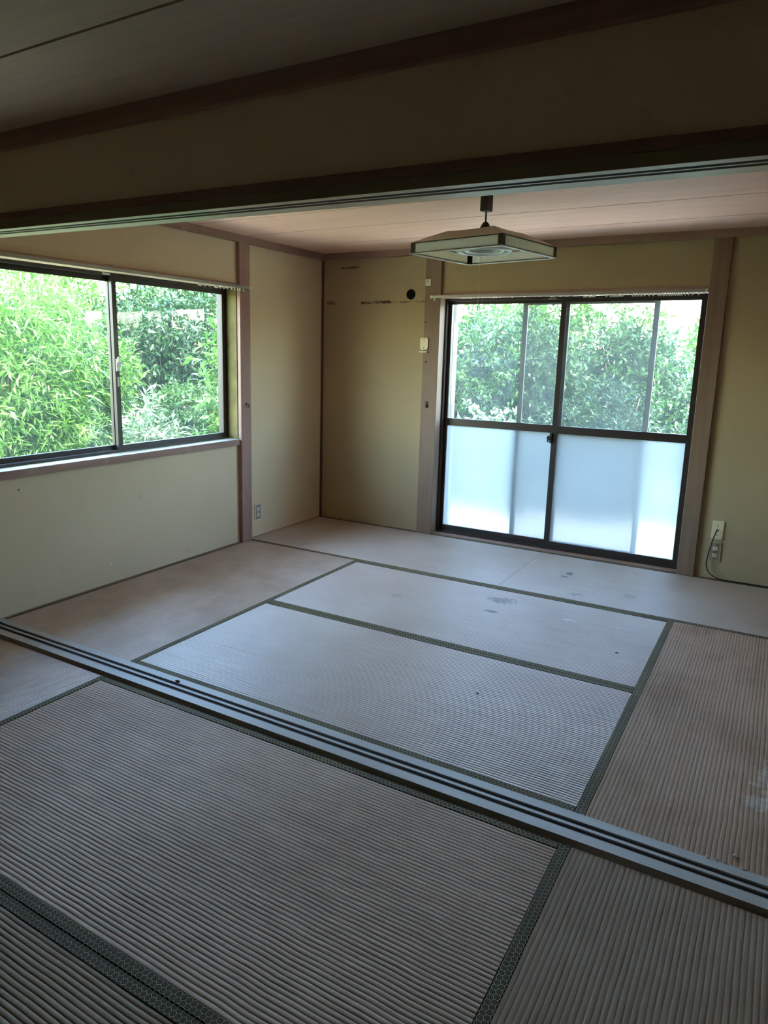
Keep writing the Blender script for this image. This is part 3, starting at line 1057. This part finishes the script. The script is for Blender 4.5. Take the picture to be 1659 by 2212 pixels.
# small plates on the left door pillar
yp = FY - 0.025
o = empty('light_switch_plate', (0.938, yp, 1.842), 'small white square outlet plate high on the door\'s left pillar', 'wall plate')
box('cover_plate', 0.918, 0.962, yp - 0.010, yp, 1.838, 1.886, WHITE, o, bevel=0.003)
obj('socket_hole', MB().lathe([(0, 0), (0.0035, 0), (0.0035, 0.002), (0, 0.002)], (0.935, yp - 0.0115, 1.866), 10, 'Y'), BLACK, o)
obj('socket_hole', MB().lathe([(0, 0), (0.0022, 0), (0.0022, 0.002), (0, 0.002)], (0.944, yp - 0.0115, 1.868), 10, 'Y'), BLACK, o)
obj('socket_hole', MB().lathe([(0, 0), (0.0022, 0), (0.0022, 0.002), (0, 0.002)], (0.940, yp - 0.0115, 1.875), 10, 'Y'), BLACK, o)
o = empty('thermostat_cover', (0.925, yp, 1.366), 'cream chamfered cover plate with two screws on the door\'s left pillar', 'wall plate')
c8 = [(0.902, 1.386), (0.948, 1.386), (0.958, 1.398), (0.958, 1.462), (0.948, 1.472), (0.902, 1.472), (0.893, 1.460), (0.893, 1.398)]
mb = MB()
b0 = len(mb.v)
for y in (yp - 0.012, yp):
    mb.v += [(x, y, z) for x, z in c8]
mb.f += [tuple(range(8)), tuple(range(15, 7, -1))] + [(i, i + 8, (i + 1) % 8 + 8, (i + 1) % 8) for i in range(8)]
obj('cover_plate', mb, CREAM, o, bevel=0.002)
for z in (1.460, 1.398):
    obj('screw', MB().lathe([(0, 0), (0.0035, 0), (0.0035, 0.002), (0, 0.002)], (0.926, yp - 0.014, z), 10, 'Y'), BLACK, o)
box('lower_strip', 0.887, 0.956, yp - 0.016, yp, 1.366, 1.377, CREAM, o, bevel=0.002)
# batten stub under plates is the pillar; marks where fittings were removed
for (x, z, w_, h_, lb) in ((0.930, 1.585, 0.008, 0.014, 'small dark screw hole in the pillar above the cream plate'), (0.943, 1.300, 0.010, 0.018, 'small dark screw hole in the pillar below the cream plate')):
    obj('screw_hole', MB().lathe([(0, 0), (w_ * 0.6, 0), (w_ * 0.5, 0.0015), (0, 0.0015)], (x, yp - 0.0014, z), 10, 'Y'), HOLE, label=lb, cat='screw hole')
o = empty('door_catch', (0.962, yp, 0.965), 'dark broken metal catch low on the door\'s left pillar', 'catch')
box('catch_plate', 0.952, 0.974, yp - 0.003, yp, 0.962, 1.010, m_plain('rust', lin(74, 52, 38), 0.7, 0.3), o)
obj('catch_pin', MB().tube([(0.964, yp - 0.003, 0.985), (0.966, yp - 0.012, 0.982), (0.967, yp - 0.013, 0.966)], 0.004, 8), BLACK, o)
o = empty('pillar_hook', (0.030, 1.88, 0.97), 'small dark metal hook on the left wall pillar', 'hook')
obj('hook_plate', MB().lathe([(0, 0), (0.009, 0), (0.008, 0.003), (0, 0.003)], (0.030, 1.883, 0.985), 12, 'X'), DARKBR, o)
obj('hook_arm', MB().tube([(0.032, 1.883, 0.990), (0.048, 1.884, 0.988), (0.052, 1.885, 0.975), (0.046, 1.886, 0.966)], 0.0035, 8), BLACK, o)

# ------------------------------------------------------------------ pendant lamp
LX, LY = 1.916, 1.418
lamp = empty('pendant_lamp', (LX, LY, 1.828), 'square pendant lamp with pale hipped shade and ribbed side panels, hanging from the ceiling', 'lamp')
th = 1.38


def lp(u, v, z):
    c, s_ = math.cos(th), math.sin(th)
    return (LX + u * c - v * s_, LY + u * s_ + v * c, z)


def lbox(name, u0, u1, v0, v1, z0_, z1_, mat, parent=lamp, bevel=0.0, **kk):
    m = MB().quadbox(u0, u1, v0, v1, z0_, z1_)
    m.v = [lp(*p) for p in m.v]
    return obj(name, m, mat, parent, bevel=bevel, **kk)


hs = 0.250
zb, zt = 1.828, 1.876
lbox('ceiling_canopy', -0.026, 0.026, -0.020, 0.020, CZ - 0.075, CZ, DARKBR, bevel=0.003)
obj('cord', MB().tube([lp(0, 0, CZ - 0.076), lp(0.002, 0.001, 2.0), lp(0, 0, 1.952)], 0.0045, 8), BLACK, lamp, smooth=True)
obj('cap', MB().lathe([(0.0, 1.935), (0.036, 1.935), (0.034, 1.942), (0.016, 1.975), (0.010, 1.982), (0.0, 1.982)], (LX, LY, 0), 20), DARKBR, lamp)
# hipped shade as a thin shell with a slight sag in each face
mb = MB()
N = 12
ring = []
for lev, (hw, z) in enumerate(((hs + 0.002, zt), (0.205, 1.902), (0.130, 1.936), (0.03, 1.940))):
    row = []
    for side in range(4):
        for i in range(N):
            q = -1 + 2 * i / N
            sg = 0.010 * (1 - q * q) * (1.0 if lev == 1 else 0.35 if lev == 2 else 0.0)
            u, v = [(q, -1), (1, q), (-q, 1), (-1, -q)][side]
            row.append(len(mb.v))
            mb.v.append(lp(u * hw, v * hw, z - sg))
    ring.append(row)
for a, b in zip(ring, ring[1:]):
    n_ = len(a)
    for i in range(n_):
        j = (i + 1) % n_
        mb.f.append((a[i], a[j], b[j], b[i]))
so = obj('shade_top', mb, SHADE, lamp, smooth=False)
sm = so.modifiers.new('thickness', 'SOLIDIFY')
sm.thickness = 0.0015
PAN = m_shade_fabric((0.92, 0.90, 0.84, 1), (0.96, 0.94, 0.88, 1), 0.7)
PAN.name = 'lamp_panel_acrylic'
for side in range(4):
    # ribbed white side panel
    m = MB()
    nr = 40
    for i in range(nr):
        u0 = -hs + 0.022 + (2 * hs - 0.044) * i / nr
        u1 = -hs + 0.022 + (2 * hs - 0.044) * (i + 1) / nr
        m.quadbox(u0, u1 - 0.0006, -hs - (0.0005 if i % 2 else 0), -hs + 0.003, zb + 0.004, zt - 0.003)
    rails = MB().quadbox(-hs - 0.002, hs + 0.002, -hs - 0.003, -hs + 0.004, zt - 0.003, zt + 0.001)
    rails.quadbox(-hs - 0.002, hs + 0.002, -hs - 0.003, -hs + 0.004, zb, zb + 0.0035)
    post = MB().quadbox(-hs - 0.003, -hs + 0.020, -hs - 0.0035, -hs + 0.002, zb, zt).quadbox(-hs - 0.0035, -hs + 0.002, -hs + 0.002, -hs + 0.020, zb, zt)
    lip = MB().quadbox(-hs - 0.008, hs + 0.008, -hs - 0.010, -hs + 0.010, zb - 0.004, zb - 0.0005)
    for mm, nme, mt in ((m, 'side_panel', PAN), (rails, 'rail', DARKBR), (post, 'corner_post', DARKBR), (lip, 'bottom_rim', WHITE)):
        ca, sa = math.cos(side * PI / 2), math.sin(side * PI / 2)
        mm.v = [lp(x * ca - y * sa, x * sa + y * ca, z) for x, y, z in mm.v]
        obj(nme, mm, mt, lamp)
for rr, zz, nme in ((0.125, 1.852, 'ring_tube'), (0.090, 1.858, 'ring_tube')):
    mm = MB()
    pts_ = [lp(rr * math.cos(a), rr * math.sin(a), zz) for a in np.linspace(0, 2 * PI, 49)]
    mm.tube(pts_, 0.012, 10, cap=False)
    obj(nme, mm, TUBE_M, lamp, smooth=True)
lbox('lamp_holder', -0.115, 0.115, -0.018, 0.018, 1.866, 1.895, WHITE)
lbox('reflector', -0.20, 0.20, -0.20, 0.20, 1.896, 1.899, WHITE)
obj('pull_string', MB().tube([lp(0.0, 0.02, 1.870), lp(0.0, 0.021, 1.72), lp(0.0, 0.021, 1.585)], 0.0009, 6), CREAM, lamp)
obj('pull_knob', MB().lathe([(0, 0), (0.003, 0.001), (0.004, 0.010), (0.002, 0.018), (0, 0.018)], lp(0.0, 0.021, 1.568), 10), CREAM, lamp)


# ------------------------------------------------------------------ crumbs and dirt on the floor
def crumb(name, x, y, z, s, mat, label, group=None, seed=0):
    r = random.Random(seed)
    bm = bmesh.new()
    bmesh.ops.create_icosphere(bm, subdivisions=1, radius=s)
    m = MB()
    for v in bm.verts:
        k_ = r.uniform(0.5, 1.3)
        v.co = Vector((v.co.x * k_ * 1.4, v.co.y * k_, v.co.z * k_ * 0.5))
    lo = min(v.co.z for v in bm.verts)
    m.v = [(x + v.co.x, y + v.co.y, z + v.co.z - lo) for v in bm.verts]
    bm.verts.index_update()
    m.f = [tuple(v.index for v in f.verts) for f in bm.faces]
    bm.free()
    return obj(name, m, mat, label=label, cat='crumb', group=group)


crumb('dirt_clump', 1.247, -0.030, 0.004, 0.009, DIRT, 'black dirt clump on the far groove of the threshold at left', seed=1)
crumb('dirt_clump', 2.330, 0.560, 0.0, 0.006, DIRT, 'dark speck on the ribbed mat near its right end', seed=2)
crumb('dirt_clump', 2.725, 1.310, 0.0, 0.006, DIRT, 'dark speck at the right end of the stained mat', seed=3)
for i, (x, y) in enumerate(((3.23, 0.0), (3.255, 0.0), (3.275, 0.0), (3.32, 0.0))):
    crumb('wood_splinter', x, y - 0.004, 0.004, 0.0045, CRUMB, ['pale splinter on the threshold\'s far edge, leftmost of the row of four', 'pale splinter on the threshold\'s far edge, second from left of four', 'pale splinter on the threshold\'s far edge, third from left of four', 'pale splinter on the threshold\'s far edge, rightmost of the row of four'][i], 'pale splinters on the threshold', seed=10 + i)
crumb('wood_splinter', 3.300, 0.045, 0.0, 0.007, CRUMB, 'single pale crumb on the brown mat just beyond the threshold', seed=20)

CHIP, NAIL = (0.686, 0.116), (0.141, 0.640)
mf = MB()
mf.v = [(0.0006, CHIP[0] - 0.009, CHIP[1] - 0.006), (0.0006, CHIP[0] + 0.007, CHIP[1] - 0.009), (0.0012, CHIP[0] + 0.010, CHIP[1] + 0.004), (0.006, CHIP[0] + 0.001, CHIP[1] + 0.010), (0.004, CHIP[0] - 0.008, CHIP[1] + 0.006), (0.0001, CHIP[0], CHIP[1])]
mf.f = [(0, 1, 2, 3, 4), (1, 0, 5), (2, 1, 5), (3, 2, 5), (4, 3, 5), (0, 4, 5)]
obj('plaster_flake', mf, WHITE, label='small white flake of peeling plaster low on the left wall', cat='flake')
obj('nail', MB().lathe([(0, 0), (0.0035, 0), (0.0035, 0.003), (0, 0.003)], (0.0, NAIL[0], NAIL[1]), 10, 'X'), DIRT, label='small dark nail head in the left wall beneath the window', cat='nail')

# ------------------------------------------------------------------ garden
gz = -0.42
g = MB()
n = 30
gx = np.linspace(-16, 16, n)
gy = np.linspace(-10, 22, n)
for i in range(n):
    for j in range(n):
        x, y = gx[i], gy[j]
        far = max(0, math.hypot(x - 1.9, y - 0) - 7)
        g.v.append((x, y, gz + 0.10 * far * 0.6))
for i in range(n - 1):
    for j in range(n - 1):
        g.f.append((i * n + j, (i + 1) * n + j, (i + 1) * n + j + 1, i * n + j + 1))
obj('ground', g, SOIL, kind='structure')
box('terrace', -0.6, 4.6, FY + T + 0.0, 5.2, gz - 0.05, -0.22, CONC, kind='structure', bevel=0.01)


box('gravel_bounce_strip', -1.85, -T, -3.0, 6.0, gz - 0.03, gz + 0.015, m_plain('bounce_gravel', (0.50, 0.46, 0.38, 1), 0.9, 0, 0.2, 0.25, 40), kind='structure')  # unseen pale strip added to bounce sunlight up to the ceiling


def leaf_cloud(pos, dirs, ln, wd, seed, fold=0.18):
    r = np.random.default_rng(seed)
    n = len(pos)
    dirs = dirs / np.linalg.norm(dirs, axis=1, keepdims=True)
    nr = r.normal(0, 0.55, (n, 3)) + np.array([0, 0, 1.0])
    side = np.cross(dirs, nr)
    side /= np.linalg.norm(side, axis=1, keepdims=True) + 1e-9
    nn = np.cross(side, dirs)
    L = (ln * r.uniform(0.65, 1.25, n))[:, None]
    Wd = (wd * r.uniform(0.7, 1.2, n))[:, None]
    base = pos
    mid = pos + dirs * L * 0.45
    tip = pos + dirs * L - nn * L * 0.12
    V = np.stack([base, mid + side * Wd / 2 + nn * Wd * fold, mid - nn * 0.0, mid - side * Wd / 2 + nn * Wd * fold, tip], 1).reshape(-1, 3)
    q = np.arange(n)[:, None] * 5
    F = np.stack([q + [0, 2, 1], q + [0, 3, 2], q + [1, 2, 4], q + [2, 3, 4]], 1).reshape(-1, 3)
    return V, F


def mesh_obj(name, V, F, mat, parent, kind='stuff'):
    me = bpy.data.meshes.new(name)
    me.vertices.add(len(V))
    me.vertices.foreach_set('co', V.astype(np.float32).ravel())
    me.loops.add(F.size)
    me.loops.foreach_set('vertex_index', F.astype(np.int32).ravel())
    me.polygons.add(len(F))
    me.polygons.foreach_set('loop_start', np.arange(0, F.size, 3, dtype=np.int32))
    me.polygons.foreach_set('loop_total', np.full(len(F), 3, dtype=np.int32))
    me.update(calc_edges=True)
    me.materials.append(mat)
    o = bpy.data.objects.new(name, me)
    COL.objects.link(o)
    o.parent = parent
    if kind:
        o['kind'] = kind
    return o


def shrub(name, c, rad, nleaf, ln, wd, mat, label, cat='shrub', seed=1, group=None, droop=0.3, upward=0.2, stems=6, shell=0.45, lumps=9):
    """a shrub with woody stems and lumpy foliage; c is the crown centre"""
    r = np.random.default_rng(seed)
    c = np.array(c, float)
    rad = np.array(rad, float)
    root = empty(name, (c[0], c[1], gz), label, cat, group)
    # lumps give the crown an uneven outline
    lc = r.normal(0, 1, (lumps, 3))
    lc /= np.linalg.norm(lc, axis=1, keepdims=True)
    lc = lc * r.uniform(0.35, 0.72, (lumps, 1))
    lc = np.vstack([[0, 0, 0], lc])
    lr = np.concatenate([[0.72], r.uniform(0.28, 0.46, lumps)])
    wts = lr ** 2
    wts /= wts.sum()
    # sprigs of ~9 leaves
    per = 9
    ns = nleaf // per
    k_ = r.choice(len(lr), ns, p=wts)
    dr = r.normal(0, 1, (ns, 3))
    dr /= np.linalg.norm(dr, axis=1, keepdims=True)
    rr = lr[k_] * r.uniform(shell, 1, ns) ** 0.5
    sp_ = lc[k_] + dr * rr[:, None]
    base = c + sp_ * rad
    sd = dr * 0.8 + r.normal(0, 0.5, (ns, 3)) + np.array([0, 0, upward])
    sd /= np.linalg.norm(sd, axis=1, keepdims=True)
    tt = np.linspace(0, 1, per)[None, :, None]
    slen = ln * r.uniform(1.6, 3.2, (ns, 1, 1))
    pos = base[:, None, :] + sd[:, None, :] * slen * tt - np.array([0, 0, 1.0]) * (tt ** 2) * slen * droop
    ld = sd[:, None, :] * 0.6 + r.normal(0, 0.6, (ns, per, 3)) - np.array([0, 0, droop * 0.6])
    pos = pos.reshape(-1, 3)
    ld = ld.reshape(-1, 3)
    ok = pos[:, 2] > gz + 0.02
    V, F = leaf_cloud(pos[ok], ld[ok], ln, wd, seed + 1)
    V = V - np.array([c[0], c[1], gz])
    mesh_obj('foliage', V, F, mat, root)
    m = MB()
    rs = random.Random(seed)
    for i in range(stems):
        a = 2 * PI * i / stems + rs.uniform(-0.4, 0.4)
        b0 = Vector((c[0] + 0.06 * math.cos(a), c[1] + 0.06 * math.sin(a), gz - 0.05))
        e = Vector((c[0] + rad[0] * 0.55 * math.cos(a), c[1] + rad[1] * 0.55 * math.sin(a), c[2] + rad[2] * rs.uniform(0.1, 0.6)))
        mid = b0.lerp(e, 0.5) + Vector((rs.uniform(-.05, .05), rs.uniform(-.05, .05), 0.1))
        m.tube(smooth_pts([b0, mid, e], 4), 0.016, 6, True, 0.005)
    obj('stem', m, BARK, root, smooth=True)
    return root


def tree(name, x, y, h, r0, crown, nleaf, ln, wd, mat, label, seed, group=None):
    root = shrub(name, (x, y, h), crown, nleaf, ln, wd, mat, label, 'tree', seed, group, stems=7, lumps=12)
    m = MB()
    m.tube([(x, y, gz - 0.1), (x + 0.03, y - 0.02, h * 0.4), (x - 0.02, y + 0.03, h)], r0, 10, True, r0 * 0.5)
    obj('trunk', m, BARK, root, smooth=True)
    return root


# left garden
shrub('bamboo_thicket', (-2.85, 1.75, 0.80), (0.80, 1.25, 1.32), 30000, 0.115, 0.020, LEAF_LIME, 'tall sunlit bamboo thicket nearest the left window', seed=11, droop=0.5, stems=14)
shrub('leafy_bush', (-3.5, 3.10, 0.80), (0.8, 0.75, 1.0), 14000, 0.085, 0.026, LEAF_BRIGHT, 'mid green bush behind the left window\'s meeting bars', seed=12)
shrub('bay_shrub', (-1.15, 3.30, 0.85), (0.36, 0.44, 1.25), 9000, 0.105, 0.040, LEAF_LIME, 'large-leaved lime green shrub at the left window\'s right edge', seed=13, upward=0.4)
shrub('pale_plant', (-1.50, 2.42, 0.42), (0.20, 0.18, 0.50), 600, 0.10, 0.034, LEAF_PALE, 'low pale-leaved plant in the left window\'s right pane', 'plant', seed=14, upward=0.8, droop=0.15)
tree('garden_tree', -4.6, 5.6, 1.35, 0.07, (1.2, 1.2, 1.2), 17000, 0.10, 0.038, LEAF_DARK, 'dark tree beyond the left window, nearest of the dark trees', 21, 'dark trees beyond the left garden')
tree('garden_tree', -6.2, 8.0, 1.35, 0.09, (1.5, 1.5, 1.4), 17000, 0.12, 0.045, LEAF_DARK, 'dark tree farther back beyond the left window', 22, 'dark trees beyond the left garden')
tree('garden_tree', -6.9, 5.3, 1.35, 0.09, (1.5, 2.2, 1.5), 21000, 0.12, 0.045, LEAF_BRIGHT, 'tall green tree behind the sunlit bamboo thicket', 23)
shrub('leafy_bush', (-3.4, 5.0, 0.30), (0.9, 0.8, 0.75), 11000, 0.08, 0.025, LEAF_CAM, 'low green bush beneath the dark trees in the left garden', seed=24)
shrub('leafy_bush', (-2.2, 5.6, 0.8), (0.8, 0.8, 1.1), 11000, 0.09, 0.030, LEAF_DARK, 'dark bush between the lime shrub and the trees', seed=25)
shrub('leafy_bush', (-4.9, 2.0, 1.10), (1.2, 1.8, 1.5), 15000, 0.11, 0.035, LEAF_BRIGHT, 'broad bush behind the bamboo thicket in the left garden', seed=26)
# near-room window faces more of the same planting
shrub('leafy_bush', (-4.0, -1.6, 0.5), (1.1, 1.7, 1.0), 7000, 0.11, 0.035, LEAF_BRIGHT, 'bush outside the front room, beyond the photograph\'s left edge', seed=27)

# back garden hedge
hz = [(-0.9, 6.4, 0.95, (1.05, 0.85, 1.25), LEAF_CAM, 'glossy hedge tree seen through the glass door\'s left pane'),
      (0.60, 6.1, 0.90, (0.95, 0.75, 1.25), LEAF_CAM, 'glossy hedge shrub left of the door\'s meeting bar'),
      (1.75, 6.8, 0.85, (0.85, 0.7, 1.15), LEAF_CAM, 'glossy hedge shrub right of the door\'s meeting bar')]
for i, (x, y, z, rad, mt, lb) in enumerate(hz):
    shrub('hedge_shrub', (x, y, z), rad, 17000, 0.075, 0.034, mt, lb, seed=40 + i)
shrub('leafy_bush', (1.72, 5.45, 0.40), (0.80, 0.55, 1.00), 12000, 0.050, 0.022, LEAF_DARK, 'dark fine-leaved bush beyond the screened right half of the door', seed=50)
shrub('leafy_bush', (2.85, 5.75, 0.40), (0.62, 0.6, 0.95), 8000, 0.055, 0.024, LEAF_DARK, 'dark bush at the door\'s far right edge', seed=51)
shrub('pale_plant', (0.55, 5.0, 0.45), (0.55, 0.25, 0.38), 900, 0.075, 0.050, LEAF_PALE, 'pale-leaved low plant before the hedge, left of the meeting bar', 'plant', seed=52)
shrub('pale_plant', (1.02, 4.85, 0.42), (0.20, 0.2, 0.34), 400, 0.075, 0.050, LEAF_PALE, 'pale-leaved low plant before the hedge, right of the meeting bar', 'plant', seed=53)
tree('garden_tree', 0.0, 8.8, 1.25, 0.09, (2.3, 1.3, 1.25), 18000, 0.10, 0.045, LEAF_BRIGHT, 'green tree rising behind the hedge outside the glass door', 54)
tree('garden_tree', 2.9, 10.0, 1.35, 0.08, (1.2, 1.1, 0.8), 9000, 0.11, 0.05, LEAF_BRIGHT, 'distant tree under the sky at the door\'s upper right', 55)

shrub('hedge_shrub', (4.9, 6.3, 0.9), (1.1, 0.8, 1.25), 9000, 0.085, 0.038, LEAF_CAM, 'hedge shrub right of the door, visible only mirrored in the left window', seed=60)
shrub('hedge_shrub', (6.9, 6.8, 0.9), (1.1, 0.9, 1.3), 8000, 0.085, 0.038, LEAF_CAM, 'hedge shrub farthest right of the door, visible only as a reflection', seed=61)
# grass in the left garden
r = np.random.default_rng(77)
ng = 9000
gp = np.stack([r.uniform(-4.5, -1.75, ng), r.uniform(-0.5, 6.5, ng), np.full(ng, gz)], 1)
gd = r.normal(0, 0.35, (ng, 3)) + np.array([0, 0, 1.0])
V, F = leaf_cloud(gp, gd, 0.42, 0.012, 78, 0.1)
ge = mesh_obj('tall_grass', V, F, GRASS, None)
tag(ge, 'tall bright grass filling the garden below the left window', 'grass')
